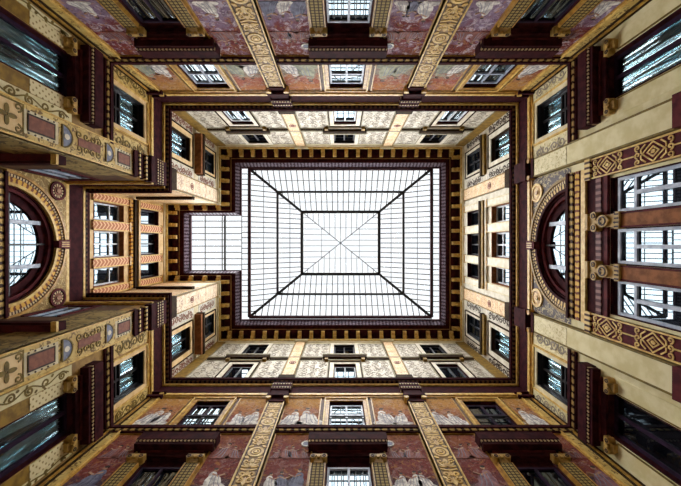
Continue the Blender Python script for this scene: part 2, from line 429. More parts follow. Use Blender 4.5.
def fresco_panel(F, u0, u1, z0, z1, label, mat, group, rng, n=2, fig=(.1, .5), tone=('figure_white',), roundel=None, border='gold'):
    uc = (u0 + u1) / 2
    t = thing('fresco_panel', label, 'wall painting', F, uc, z0, group)
    MB(F, uc, z0).box(u0, u1, 0, .012, z0, z1).build('painted_ground', mat, t)
    b = MB(F, uc, z0); w = .045
    b.box(u0, u0 + w, 0, .035, z0, z1).box(u1 - w, u1, 0, .035, z0, z1).box(u0, u1, 0, .035, z1 - w, z1).box(u0, u1, 0, .035, z0, z0 + w)
    b.build('border', border, t)
    if n:
        figures(lambda: MB(F, uc, z0), t, u0 + .12, u1 - .12, z0 + (z1 - z0) * fig[0], z0 + (z1 - z0) * fig[1], rng, n, tone)
    if z1 - z0 > 3:
        figures(lambda: MB(F, uc, z0), t, u0 + .15, u1 - .15, z0 + (z1 - z0) * .7, z0 + (z1 - z0) * .88, rng, 2 if u1 - u0 < 1.2 else 4, ('figure_ghost',))
    if roundel:
        MB(F, uc, z0).ring(roundel[0], roundel[1], .1, .15, .01, .03, n=16).disc(roundel[0], roundel[1], .1, .1, .01, .02, 1).build('painted_roundel', ['figure_white', 'blue_grey'], t)
    return t

def scrolls(mb, u0, u1, z0, z1, rng, cell=.42, w=.035, p0=.01, p1=.025):
    nu = max(1, round((u1 - u0) / cell)); nz = max(1, round((z1 - z0) / cell))
    cu, cz = (u1 - u0) / nu, (z1 - z0) / nz
    for i in range(nu):
        x = u0 + cu * (i + .5); k = nz * 6
        mb.ribbon([(x + cu * .3 * math.sin(PI * j / 6), z0 + (z1 - z0) * j / k) for j in range(k + 1)], w * .8, p0, p1 - .003)
    for i in range(nu):
        for j in range(nz):
            x, z = u0 + cu * (i + .5), z0 + cz * (j + .5); sg = 1 if (i + j) % 2 else -1
            mb.spiral(x + rng.uniform(-.03, .03), z + rng.uniform(-.03, .03), min(cu, cz) * .44, rng.uniform(1.0, 1.6), rng.uniform(0, 6.28), sg, w, p0, p1, 0, .12)
            if rng.random() < .6: mb.disc(x + cu * .4 * sg, z + cz * .38, .05, .035, p0, p1, 0, 8, rng.random() * 3)

def relief_panel(F, u0, u1, z0, z1, label, rng, group):
    uc = (u0 + u1) / 2
    t = thing('relief_panel', label, 'wall panel', F, uc, z0, group)
    MB(F, uc, z0).box(u0, u1, 0, .012, z0, z1).build('panel_field', 'cream_scroll', t)
    mb = MB(F, uc, z0); scrolls(mb, u0 + .1, u1 - .1, z0 + .1, z1 - .1, rng, .5, .022); mb.build('scroll_ornament', 'ink_grey', t)
    b = MB(F, uc, z0); w = .05
    b.box(u0, u0 + w, 0, .03, z0, z1).box(u1 - w, u1, 0, .03, z0, z1).box(u0, u1, 0, .03, z1 - w, z1).box(u0, u1, 0, .03, z0, z0 + w)
    b.build('border', 'ledge_grey', t)

# ------------------------------------------------------------------ pilasters of the two frescoed walls
def gold_pilaster(F, u, label, p=.15, w=.64):
    t = thing('pilaster', label, 'pilaster', F, u, 0, 'tall gold pilasters of the frescoed walls')
    h = w / 2
    MB(F, u, 0).box(u - h, u + h, 0, p, 6.6, 12.78).build('shaft', 'pilaster_ground', t)
    e = MB(F, u, 0)
    for s in (-1, 1):
        x = u + s * h; e.box(min(x, x - s * .04), max(x, x - s * .04), 0, p + .03, 6.6, 12.78, 0)
        y = x - s * .06; e.box(min(y, y - s * .02), max(y, y - s * .02), p, p + .012, 6.6, 12.78, 1)
    e.build('edging', ['gold_pale', 'ink_dark'], t)
    o = MB(F, u, 0); z = 6.75; k = 0; q0, q1 = p, p + .014
    while z < 12.45:
        if k % 3 == 2:
            o.ring(u, z + .28, .16, .23, q0, q1, n=18, m=1); o.ring(u, z + .28, .08, .125, q0, q1, n=14)
            o.disc(u, z + .28, .05, .06, q0, q1 + .01, 1, 10); H = .58
            for s in (-1, 1): o.disc(u + s * .19, z + .03, .08, .045, q0, q1, 0, 8, s * .6).disc(u + s * .19, z + .54, .08, .045, q0, q1, 0, 8, -s * .6)
        elif k % 3 == 0:
            for s in (-1, 1):
                o.spiral(u + s * .13, z + .16, .11, 1.2, PI / 2, s, .05, q0, q1); o.spiral(u + s * .14, z + .40, .10, 1.1, -PI / 2, -s, .05, q0, q1)
                o.disc(u + s * .2, z + .27, .07, .035, q0, q1, 1, 8, s * .7)
            o.poly([(u - .06, z + .06), (u, z - .03), (u + .06, z + .06), (u, z + .3)], q0, q1, 1)
            o.disc(u, z + .42, .045, .09, q0, q1, 0, 10); H = .54
        else:
            for i in range(7):
                a = PI * (i + .5) / 7; o.disc(u + .14 * math.cos(a), z + .12 + .14 * math.sin(a), .11, .032, q0, q1, i % 2, 8, a)
            o.ribbon([(u - .22, z + .06), (u, z), (u + .22, z + .06)], .05, q0, q1)
            for s in (-1, 1): o.spiral(u + s * .15, z + .37, .09, 1.1, 0, s, .045, q0, q1)
            o.disc(u, z + .38, .06, .1, q0, q1, 1, 10); H = .52
        z += H; k += 1
    o.build('arabesque', ['ornament_gold', 'gold_pale'], t)
    c = MB(F, u, 0)
    c.box(u - h - .03, u + h + .03, 0, p + .04, 12.78, 12.86).box(u - h + .02, u + h - .02, 0, p + .02, 12.86, 13.14).box(u - h - .1, u + h + .1, 0, p + .12, 13.14, 13.28).box(u - h - .02, u + h + .02, 0, p + .06, 13.28, 13.7)
    c = c.build('capital', 'maroon', t)
    for s in (-1, 1): MB(F, u, 0).disc(u + s * (h + .02), 13.04, .1, .1, 0, p + .1).build('volute', 'gold_pale', c)
    d = MB(F, u, 0).box(u - h - .08, u + h + .08, 0, p + .1, 13.7, 14.4); d.build('entablature_block', 'maroon', t)
    MB(F, u, 0).box(u - h - .09, u + h + .09, 0, p + .12, 13.82, 13.87).box(u - h - .09, u + h + .09, 0, p + .12, 14.16, 14.21).build('block_fillet', 'bead_small', t)
    MB(F, u, 0).box(u - h - .08, u + h + .08, 0, p + .06, -EYE, 6.6).build('pedestal', 'maroon_mid', t)

def upper_pilaster(F, u, label, w=.62, mat='orange_motif', p=.08):
    t = thing('pilaster', label, 'pilaster', F, u, 14.8, 'short cream pilasters above the main cornice')
    h = w / 2
    MB(F, u, 14.8).box(u - h, u + h, 0, p, 15.2, 20.75).build('shaft', mat, t)
    e = MB(F, u, 14.8)
    for s in (-1, 1): x = u + s * h; e.box(min(x, x - s * .05), max(x, x - s * .05), 0, p + .025, 15.2, 20.75)
    e.build('edging', 'olive_gold', t)
    MB(F, u, 14.8).disc(u, 17.2, .09, .14, p, p + .02).ring(u, 17.2, .14, .18, p, p + .015, n=12).build('rosette', 'rust', t)
    MB(F, u, 14.8).box(u - h - .05, u + h + .05, 0, p + .1, 14.8, 15.4).build('base', 'dark_brown', t)
    c = MB(F, u, 14.8).box(u - h - .04, u + h + .04, 0, p + .06, 20.75, 20.82).box(u - h - .1, u + h + .1, 0, p + .12, 20.9, 20.98)
    for s in (-1, 1): c.disc(u + s * h, 20.86, .07, .07, 0, p + .1)
    c.build('capital', 'cream', t)

# ------------------------------------------------------------------ top and bottom walls
def frescoed_wall(F, rng):
    a = AX[F]; W = WALL[F]; north = F == 'N'
    bays = [('left', a - 5.1), ('middle', a), ('right', a + 5.1)]
    pil = [a - 2.64, a + 2.64]
    for nm, u in bays:
        g = 'window_glass' if nm == 'middle' else 'streaked_glass' if north or nm == 'left' else 'dark_glass'
        window(F, u, 1.22, 6.8, 9.67, f"tall two-leaf window under a maroon hood, {nm} bay of {W}", .1, None, lining='maroon', frame='frame_light' if nm == 'middle' else 'sash_purple', glass=g, transoms=(8.4,) if nm == 'middle' else (), lead=.17 if nm == 'middle' else 0, fw=.06, board=.28)
        window(F, u, 1.28, 11.3, 13.12, f"square gold-framed window below the main cornice, {nm} bay of {W}", .1, 2, .14, .05, 'maroon', 'frame_light' if nm == 'middle' or north else 'sash_purple', g, transoms=(12.2,), lead=.2 if nm == 'middle' else 0, board=.16, rails=0 if north else 2)
        window(F, u, 1.10, 15.0, 17.14, f"cream-framed window just above the main cornice, {nm} bay of {W}", .1, 3, .2, .05, 'maroon', 'frame_white' if north else 'frame_dark', g if north or nm == 'middle' else 'dark_glass', casing_mat='cream_white', board=.2)
        window(F, u, 1.22, 18.5, 20.4, f"small dark window under the eaves, {nm} bay of {W}", .15, 1, .2, .04, 'frame_dark', 'frame_dark', 'dark_glass', casing_mat='cream_white')
        surround(F, u, 1.22, f"maroon hooded window surround with two patterned colonnettes, {nm} bay of {W}")
        t = thing('window_ledge', f"brown projecting ledge between the two upper windows, {nm} bay of {W}", 'ledge', F, u, 17.7, 'ledges between the upper windows')
        MB(F, u, 17.7).box(u - 1.12, u + 1.12, 0, .2, 17.74, 17.98).build('ledge_board', 'dark_brown', t)
        MB(F, u, 17.7).box(u - 1.16, u + 1.16, 0, .24, 17.98, 18.12).build('ledge_cap', 'ledge_grey', t)
        MB(F, u, 17.7).box(u - .95, u + .95, 0, .08, 17.6, 17.7).build('ledge_fillet', 'cream_white', t)
        for s in (-1, 1): MB(F, u, 17.7).box(u + s * .95 - .09, u + s * .95 + .09, 0, .16, 17.5, 17.74).build('ledge_bracket', 'olive_gold', t)
    bounds = [(-7.05, pil[0] - .33), (pil[0] + .33, pil[1] - .33), (pil[1] + .33, 7.05)]
    for (nm, u), (b0, b1) in zip(bays, bounds):
        for side, x0, x1 in (('left', b0, u - 1.04), ('right', u + 1.04, b1)):
            if x1 - x0 < .25: continue
            where = f"{side} of the {nm} bay's hooded window, {W}"
            inner = x1 - .22 if side == 'left' else x0 + .22
            fresco_panel(F, x0, x1, 6.7, 10.9, f"red and purple painted panel {where}", 'fresco_top' if north else 'fresco_bottom', 'red painted panels beside the tall windows', rng,
                         3 if x1 - x0 > 1.2 else 1, (.41, .62) if north else (.40, .64), ('figure_white', 'figure_white', 'figure_blue') if north else ('figure_white', 'figure_white', 'figure_blue', 'figure_rose'),
                         (inner, 10.35) if nm == 'middle' else None)
        for side, x0, x1 in (('left', b0, u - .95), ('right', u + .95, b1)):
            where = f"{side} of the {nm} bay's square window, {W}"
            warm = nm == 'left' and side == 'left' or nm == 'right' and side == 'right'
            fresco_panel(F, x0, x1, 11.22, 13.4, f"gold-edged painted panel with pale drapery {where}", 'fresco_attic_warm' if (warm or not north) else 'fresco_attic', 'painted panels beside the square windows', rng,
                         2 if x1 - x0 > 1.1 else 1, (.1, .7), ('figure_green', 'figure_white') if north else ('figure_white',))
        for side, x0, x1 in (('left', b0, u - .8), ('right', u + .8, b1)):
            relief_panel(F, x0, x1, 15.0, 17.72, f"cream panel of grey scrollwork {side} of the {nm} bay's lower cream-framed window, {W}", rng, 'scrollwork panels above the cornice')
            relief_panel(F, x0, x1, 18.2, 20.6, f"cream panel of grey scrollwork {side} of the {nm} bay's small eaves window, {W}", rng, 'scrollwork panels under the eaves')
    for nm, u in zip(('left', 'right'), pil):
        gold_pilaster(F, u, f"gold pilaster with dark arabesques, {nm} one of two on {W}")
        upper_pilaster(F, u, f"short cream pilaster with rosette, {nm} one of two high on {W}")
    for nm, s in (('left', -1), ('right', 1)):
        e0, e1 = 7.05, 7.6
        t = thing('corner_pilaster', f"narrow olive-gold striped strip in the {nm} corner of {W}", 'pilaster', F, s * 7.3, 0, 'striped corner strips')
        bx = lambda mb, x0, x1, p, z0, z1: mb.box(min(s * x0, s * x1), max(s * x0, s * x1), 0, p, z0, z1)
        bx(MB(F, s * 7.3), e0, e1, .05, 6.6, 13.3).build('strip', 'cream_gold_scroll', t)
        for x, mt in ((7.06, 'gold_pale'), (7.34, 'dark_brown'), (7.45, 'gold'), (7.54, 'dark_brown')):
            bx(MB(F, s * 7.3), x, x + .05, .09, 6.6, 13.3).build('stripe', mt, t)
        c = bx(bx(MB(F, s * 7.3), e0 - .06, e1, .16, 13.3, 13.42), e0 - .1, e1, .2, 13.55, 13.66).build('capital', 'maroon', t)
        MB(F, s * 7.3).disc(s * 7.08, 13.48, .09, .09, 0, .18).build('volute', 'gold_pale', c)
        bx(MB(F, s * 7.3), e0, e1, .06, 14.9, 20.9).build('upper_strip', 'olive_gold', t)
        bx(MB(F, s * 7.3), e0 + .05, e1, .1, 14.85, 15.1).build('upper_base', 'dark_brown', t)
    string(F, -7.6, 7.6, f"dark string course with gilded leaves along the frescoed {W}")
    t = thing('upper_string_course', f"thin grey moulding between the two upper window rows, {W}", 'moulding', F, 0, 17.8, 'upper string courses')
    for x0, x1 in ((-7.0, a - 6.27), (a - 3.93, a - 1.17), (a + 1.17, a + 3.93), (a + 6.27, 7.0)):
        MB(F, 0, 17.8).box(x0, x1, 0, .06, 17.84, 17.98).build('fillet', 'dark_brown', t)
        MB(F, 0, 17.8).box(x0, x1, 0, .09, 17.98, 18.12).build('cap', 'ledge_grey', t)

def string(F, u0, u1, label):
    u = (u0 + u1) / 2
    t = thing('string_course', label, 'moulding', F, u, 10.9, 'gilded string courses')
    MB(F, u, 10.9).box(u0, u1, 0, .07, 10.9, 10.97).build('lower_fillet', 'maroon', t)
    MB(F, u, 10.9).box(u0, u1, 0, .1, 10.97, 11.07).build('leaf_moulding', 'leaf_band', t)
    MB(F, u, 10.9).box(u0, u1, 0, .14, 11.07, 11.2).build('cap', 'maroon', t)

# ------------------------------------------------------------------ side walls
def side_bay(F, s, rng):
    a = AX[F]; W = WALL[F]; east = F == 'E'; u = a + s * 4.72
    nm = 'upper' if s < 0 else 'lower'
    dim = east and s > 0
    window(F, u, 1.26, 6.4, 9.67, f"tall curtained window with dark frame, {nm} bay of {W}", .2, None, lining='maroon', frame='sash_purple', glass='dark_glass' if dim else 'clear_glass' if east else 'still_glass', fw=.09, curtain=(.35, .5) if not east else (.1, .15) if not dim else None)
    window(F, u, 1.30, 11.3, 13.12, f"square window with guard bars below the main cornice, {nm} bay of {W}", .21, 2, .15, .05, 'frame_dark', 'frame_dark', 'clear_glass', leaves=2, transoms=(11.75, 11.95), casing_mat='cream' if east else 'orange_cream', curtain=(.1, .1))
    window(F, u, 1.2, 15.0, 17.14, f"window just above the main cornice, {nm} bay of {W}", .2, 3, .22, .05, 'dark_brown', 'frame_dark', 'clear_glass', casing_mat='cream_white' if east else 'orange_cream', curtain=(.1, .1))
    window(F, u, 1.2, 18.5, 20.4, f"small window with crossed bars under the eaves, {nm} bay of {W}", .15, 3, .14, .04, 'frame_dark', 'frame_dark', 'window_glass', transoms=(19.6,), casing_mat='cream_white' if east else 'orange_cream')
    surround(F, u, 1.26, f"maroon hood on scrolled consoles above the tall window, {nm} bay of {W}", hw=1.12, colonnettes=False)
    t = thing('window_ledge', f"brown projecting ledge between the two upper windows, {nm} bay of {W}", 'ledge', F, u, 17.7, 'ledges between the upper windows')
    pr = .14 if east else .34
    MB(F, u, 17.7).box(u - 1.05, u + 1.05, 0, pr, 17.74, 17.95).build('ledge_board', 'olive_gold' if east else 'column_brown', t)
    MB(F, u, 17.7).box(u - 1.09, u + 1.09, 0, pr + .05, 17.95, 18.15).build('ledge_cap', 'dark_brown', t)
    # fields beside the tall window
    for q, nm2 in ((-1, 'above'), (1, 'below')):
        x0, x1 = sorted((u + q * .66, u + q * (1.12 if east else 1.0)))
        t = thing('side_field', f"{'pale ivory' if east else 'olive and quilted cream'} strip {nm2} the tall window, {nm} bay of {W}", 'wall panel', F, (x0 + x1) / 2, 6.5, 'strips beside the tall windows')
        if east:
            MB(F, u, 6.5).box(x0, x1, 0, .02, 6.5, 9.3).build('field', 'ivory', t)
            MB(F, u, 6.5).box(x0 if q > 0 else x1 - .03, x0 + .03 if q > 0 else x1, 0, .04, 6.5, 9.3).build('edge_line', 'ink_olive', t)
        else:
            MB(F, u, 6.5).box(x0, x1, 0, .02, 6.5, 8.3).build('olive_field', 'olive_gold', t)
            MB(F, u, 6.5).box(x0, x1, 0, .03, 8.3, 9.3).build('quilted_field', 'quilted_cream', t)
        if not east:
            x0, x1 = sorted((u + q * 1.02, u + q * (1.34 if q == -s else 1.18)))
            t = thing('painted_strip', f"ivory strip with olive scrolls {nm2} the tall window, {nm} bay of {W}", 'wall panel', F, (x0 + x1) / 2, 6.5, 'ivory scroll strips')
            MB(F, (x0 + x1) / 2, 6.5).box(x0, x1, 0, .02, 6.5, 9.6).build('painted_ground', 'ivory', t)
            mb = MB(F, (x0 + x1) / 2, 6.5); scrolls(mb, x0 + .03, x1 - .03, 6.6, 9.5, random.Random(3), .5, .05); mb.build('scroll_ornament', 'ink_olive', t)
    rngl = random.Random(5 + s)
    for z0, z1, nmz, mt in ((11.25, 13.4, 'square window', 'ivory_scroll' if east else 'cream_gold_scroll'), (15.0, 17.6, 'cornice-top window', 'cream_scroll'), (18.2, 20.6, 'small eaves window', 'cream_scroll')):
        for q in (-1, 1):
            x0, x1 = sorted((u + q * .9, u + q * (1.45 if q == -s else 2.1)))
            t = thing('painted_strip', f"scroll-painted strip, {'corner' if q == s else 'pilaster'} side of {nmz}, {nm} bay, {W}", 'wall panel', F, (x0 + x1) / 2, z0, 'painted strips beside the side-bay windows')
            MB(F, (x0 + x1) / 2, z0).box(x0, x1, 0, .012, z0, z1).build('painted_ground', mt, t)
            mb = MB(F, (x0 + x1) / 2, z0); scrolls(mb, x0 + .06, x1 - .06, z0 + .2, z1 - .2, rngl, .4, .045)
            mb.build('scroll_ornament', ('ink_grey' if east else 'ink_olive') if z0 < 14 else ('ink_dark' if east else 'rust'), t)
    x0, x1 = sorted((a + s * 3.3, s * 5.97))
    string(F, x0, x1, f"dark string course with gilded leaves, {nm} bay of {W}")

def arch(F, u, zs, R, label, mats):
    t = thing('arch', label, 'arch', F, u, zs)
    MB(F, u, zs).ring(u, zs, R + .36, R + .46, 0, .12, 0, PI, 40).build('outer_moulding', mats[0], t)
    MB(F, u, zs).ring(u, zs, R + .26, R + .36, 0, .08, 0, PI, 40).build('dentil_ring', 'bead_small', t)
    MB(F, u, zs).ring(u, zs, R + .08, R + .26, 0, .06, 0, PI, 40).build('ornament_ring', mats[1], t)
    MB(F, u, zs).ring(u, zs, R - .02, R + .08, 0, .1, 0, PI, 40).build('inner_moulding', mats[2], t)
    k = MB(F, u, zs).poly([(u - .13, zs + R - .05), (u + .13, zs + R - .05), (u + .18, zs + R + .5), (u - .18, zs + R + .5)], 0, .22).build('keystone', 'maroon_mid', t)
    kk = MB(F, u, zs)
    for i in range(3): kk.box(u - .1 + i * .08, u - .06 + i * .08, .22, .24, zs + R + .05, zs + R + .42)
    kk.build('keystone_flute', 'gold', k)

def medallion(F, u, z, label, red):
    t = thing('roundel', label, 'roundel', F, u, z, 'roundels beside the arches')
    MB(F, u, z).ring(u, z, .27, .36, 0, .06, n=24).build('rim', 'maroon_mid' if red else 'gold_pale', t)
    MB(F, u, z).ring(u, z, .17, .27, 0, .035, n=24).build('band', 'bead_small' if red else 'gold', t)
    MB(F, u, z).disc(u, z, .17, .17, 0, .05, 0, 18).disc(u, z, .08, .11, .05, .08, 1, 12).build('centre', ['rust' if red else 'gold_pale', 'figure_skin' if red else 'gold'], t)

def triple(F, orange):
    a = AX[F]; W = WALL[F]; east = not orange
    nm3 = ('upper', 'middle', 'lower')
    cas = 'cream_white' if east else 'gold_pale'
    for z0, z1, row, ln in ((15.0, 17.14, 'main cornice', 'column_brown'), (18.5, 20.4, 'eaves', 'maroon')):
        for nm, du, w in zip(nm3, (-1.5, 0, 1.5), (.86, 1.26, .86)):
            window(F, a + du, w, z0, z1, f"{nm} window of the group of three nearest the {row}, {W}", .28, None, lining=ln, frame='frame_white' if z0 < 17 else 'frame_dark', glass='window_glass' if z0 < 17 else 'dark_glass', transoms=(z1 - .75,) if z0 < 17 else (), leaves=2 if w > 1 else 1)
    for z0, z1, row in ((14.9, 17.55, 'main cornice'), (18.2, 20.7, 'eaves')):
        for nm, x0, x1 in (('upper outer', -2.3, -1.95), ('upper inner', -1.06, -.64), ('lower inner', .64, 1.06), ('lower outer', 1.95, 2.3)):
            uc = a + (x0 + x1) / 2
            t = thing('window_pier', f"{'orange chevron' if orange else 'white'} pier, {nm} of four in the row by the {row}, {W}", 'pier', F, uc, z0, f"piers of the triple windows, {W}")
            MB(F, uc, z0).box(a + x0, a + x1, 0, .09, z0, z1).build('shaft', 'chevron' if orange else 'cream_white', t)
            MB(F, uc, z0).box(a + x0 - .01, a + x0 + .04, 0, .11, z0, z1).box(a + x1 - .04, a + x1 + .01, 0, .11, z0, z1).build('edging', 'gold_pale' if orange else 'cream', t)
            MB(F, uc, z0).box(a + x0 - .04, a + x1 + .04, 0, .13, z1 - .12, z1).build('cap', 'gold', t)
    t = thing('window_ledge', f"long {'gilded' if orange else 'olive'} ledge over the triple windows, {W}", 'ledge', F, a, 17.55, 'ledges between the upper windows')
    MB(F, a, 17.55).box(a - 2.32, a + 2.32, 0, .12, 17.55, 17.72).build('ledge_fillet', 'gold_dash' if orange else 'cream_white', t)
    MB(F, a, 17.55).box(a - 2.32, a + 2.32, 0, .2, 17.74, 17.98).build('ledge_board', 'olive_gold' if east else 'dark_brown', t)
    MB(F, a, 17.55).box(a - 2.32, a + 2.32, 0, .26, 17.98, 18.15).build('ledge_cap', 'gold' if orange else 'dark_brown', t)

def frieze(F, label):
    a = AX[F]; dz = -.22 if F == 'B' else 0
    t = thing('frieze', label, 'frieze', F, a, 9.6, 'friezes under the arches')
    h = 2.0 if F == 'E' else 2.35
    MB(F, a, 9.6).box(a - h, a + h, 0, .05, 9.72 + dz, 10.42 + dz).build('lintel', 'maroon', t)
    MB(F, a, 9.6).box(a - h, a + h, 0, .08, 9.6 + dz, 9.72 + dz).build('lintel_fillet', 'maroon_mid', t)
    MB(F, a, 9.6).box(a - h, a + h, .05, .07, 9.85 + dz, 10.05 + dz).build('stud_band', 'studs', t)
    for z0, z1, p, mt in ((10.42, 10.6, .12, 'gold_pale'), (10.6, 10.7, .09, 'maroon'), (10.7, 10.88, .11, 'gold_dash'), (10.88, 10.95, .1, 'maroon'), (10.95, 11.1, .15, 'leaf_band'), (11.1, 11.2, .2, 'maroon')):
        MB(F, a, 9.6).box(a - 2.36, a + 2.36, 0, p, z0 + dz, z1 + dz).build('moulding', mt, t)

def east_wall(rng):
    F = 'E'; a = AX[F]; W = WALL[F]
    for s in (-1, 1): side_bay(F, s, rng)
    triple(F, False)
    lunette(F, a, 11.22, 1.84, f"half-round window within the arch of the {W}", .2)
    arch(F, a, 11.22, 1.84, f"round arch with beaded gilded rings on {W}", ('olive_gold', 'bead_gold', 'maroon'))
    frieze(F, f"maroon and gold frieze between arch and triple tall windows, {W}")
    for nm, s in (('upper', -1), ('lower', 1)):
        medallion(F, a + s * 2.02, 13.12, f"gold roundel in the {nm} corner beside the arch of {W}", False)
        t = thing('spandrel_panel', f"dark painted spandrel on the {nm} side of the arch, {W}", 'wall panel', F, a + s * 1.7, 11.3, 'spandrels beside the arches')
        arc = [(a + s * 2.25 * math.cos(q), 11.22 + 2.25 * math.sin(q)) for q in (i * PI / 20 for i in range(11))]
        MB(F, a + s * 1.7, 11.3).poly(arc + [(a, 13.5), (a + s * 2.6, 13.5), (a + s * 2.6, 11.22)], 0, .012).build('painted_ground', 'spandrel_dark', t)
        x0, x1 = sorted((a + s * 2.64, a + s * 3.32)); uc = (x0 + x1) / 2
        t = thing('pilaster', f"smooth ivory pilaster on the {nm} side of the arch, {W}", 'pilaster', F, uc, 0, f"wide pilasters, {W}")
        MB(F, uc).box(x0, x1, 0, .16, 7.5, 13.1).build('shaft', 'ivory', t)
        MB(F, uc, 11.2).box(x0 + .05, x1 - .05, .16, .17, 11.2, 13.05).build('painted_foliage', 'ivory_scroll', t)
        MB(F, uc).box(x0 - .02, x0 + .03, 0, .18, 7.5, 13.1).box(x1 - .03, x1 + .02, 0, .18, 7.5, 13.1).build('edging', 'ink_olive', t)
        MB(F, uc).box(x0 - .03, x1 + .03, 0, .3, 7.2, 7.5).build('base', 'maroon_mid', t)
        MB(F, uc).box(x0, x1, 0, .14, -EYE, 7.2).build('pedestal', 'ivory', t)
        c = MB(F, uc).box(x0 - .04, x1 + .04, 0, .2, 13.1, 13.25).box(x0 - .1, x1 + .1, 0, .28, 13.5, 13.66).build('capital', 'maroon', t)
        for xv in (x0, x1): MB(F, uc).disc(xv, 13.38, .1, .1, 0, .24).build('volute', 'gold', c)
        MB(F, uc).box(x0 - .05, x1 + .05, 0, .26, 13.7, 14.4).build('entablature_block', 'maroon', t)
        upper_pilaster(F, uc, f"short cream and ochre pilaster, {nm} one of two high on {W}", .7, 'orange_motif')
        # red pilaster with gold scrollwork
        x0, x1 = sorted((a + s * 2.0, a + s * 2.6)); uc = (x0 + x1) / 2
        t = thing('scroll_pilaster', f"dark red pilaster with gold diamonds and scrolls, {nm} side of the triple tall windows", 'pilaster', F, uc, 0, 'red scrollwork pilasters')
        MB(F, uc).box(x0, x1, 0, .08, 6.0, 10.2).build('shaft', 'maroon_mid', t)
        MB(F, uc).box(x0, x0 + .04, 0, .11, 6.0, 10.2).box(x1 - .04, x1, 0, .11, 6.0, 10.2).build('edging', 'gold_pale', t)
        MB(F, uc).box(x0 - .02, x1 + .02, 0, .14, 10.2, 10.42).build('capital', 'bead_gold', t)
        MB(F, uc).box(x0, x1, 0, .1, -EYE, 6.0).build('pedestal', 'maroon', t)
        z = 9.6
        while z > 6.3:
            o = MB(F, uc); q0, q1 = .08, .10
            for r in (.24, .12): o.ribbon([(uc - r, z), (uc, z + r * 1.25), (uc + r, z), (uc, z - r * 1.25)], .045, q0, q1, 0, True)
            o.disc(uc, z, .05, .06, q0, q1)
            for sz in (-1, 1):
                o.ribbon([(uc - .22, z + sz * .2), (uc - .12, z + sz * .33), (uc - .02, z + sz * .33)], .035, q0, q1)
                o.ribbon([(uc + .22, z + sz * .2), (uc + .12, z + sz * .33), (uc + .02, z + sz * .33)], .035, q0, q1)
                for sx in (-1, 0, 1): o.spiral(uc + sx * .18, z + sz * .43, .085, 1.1, 0, sz, .035, q0, q1)
                o.ribbon([(uc, z + sz * .5), (uc, z + sz * .72)], .035, q0, q1)
            o.build('gold_scrollwork', 'gold_pale', t); z -= 1.42
    # tall triple windows and their columns
    for nm, du in (('upper', -1.41), ('middle', 0), ('lower', 1.41)):
        window(F, a + du, 1.0, 5.6, 9.58, f"tall bright window with blue-grey frame, {nm} one of three under the frieze, {W}", .1, None, lining='maroon', frame='frame_light', glass='window_glass', leaves=1, transoms=(8.82,), fw=.08, board=.16)
        MB(F, a + du, 5.6).box(a + du - .05, a + du + .05, -.13, -.04, 5.7, 8.78).build('mullion', 'frame_light', bpy.data.objects['window_%d' % wcount[0]])
    for nm, s in (('upper', -1), ('lower', 1)):
        u = a + s * .705
        t = thing('loggia_column', f"brown column with gold leaf capital, {nm} one of two between tall windows, {W}", 'column', F, u, -EYE, 'brown columns of the triple window')
        MB(F, u).box(u - .19, u + .19, 0, .14, -EYE, 9.05).build('shaft', 'column_brown', t)
        MB(F, u).box(u - .2, u - .16, 0, .16, 5.0, 9.05).box(u + .16, u + .2, 0, .16, 5.0, 9.05).build('edging', 'maroon_mid', t)
        c = MB(F, u).box(u - .23, u + .23, 0, .2, 9.05, 9.22).box(u - .17, u + .17, 0, .2, 9.22, 9.75).box(u - .25, u + .25, 0, .28, 10.1, 10.2)
        c.disc(u, 9.55, .17, .2, .2, .27).disc(u - .17, 9.9, .12, .12, 0, .26).disc(u + .17, 9.9, .12, .12, 0, .26).poly([(u - .12, 9.75), (u + .12, 9.75), (u + .22, 10.1), (u - .22, 10.1)], 0, .22)
        c = c.build('capital', 'carved_gold', t)
        d = MB(F, u).ring(u, 9.55, .1, .13, .27, .285, n=14).disc(u - .05, 9.6, .025, .025, .27, .29, 0, 8).disc(u + .05, 9.6, .025, .025, .27, .29, 0, 8)
        for sx in (-1, 1): d.ring(u + sx * .17, 9.9, .05, .075, .26, .275, n=12)
        for k in range(4): d.box(u - .18 + k * .11, u - .14 + k * .11, .2, .215, 9.07, 9.2)
        d.build('capital_carving', 'ink_dark', c)

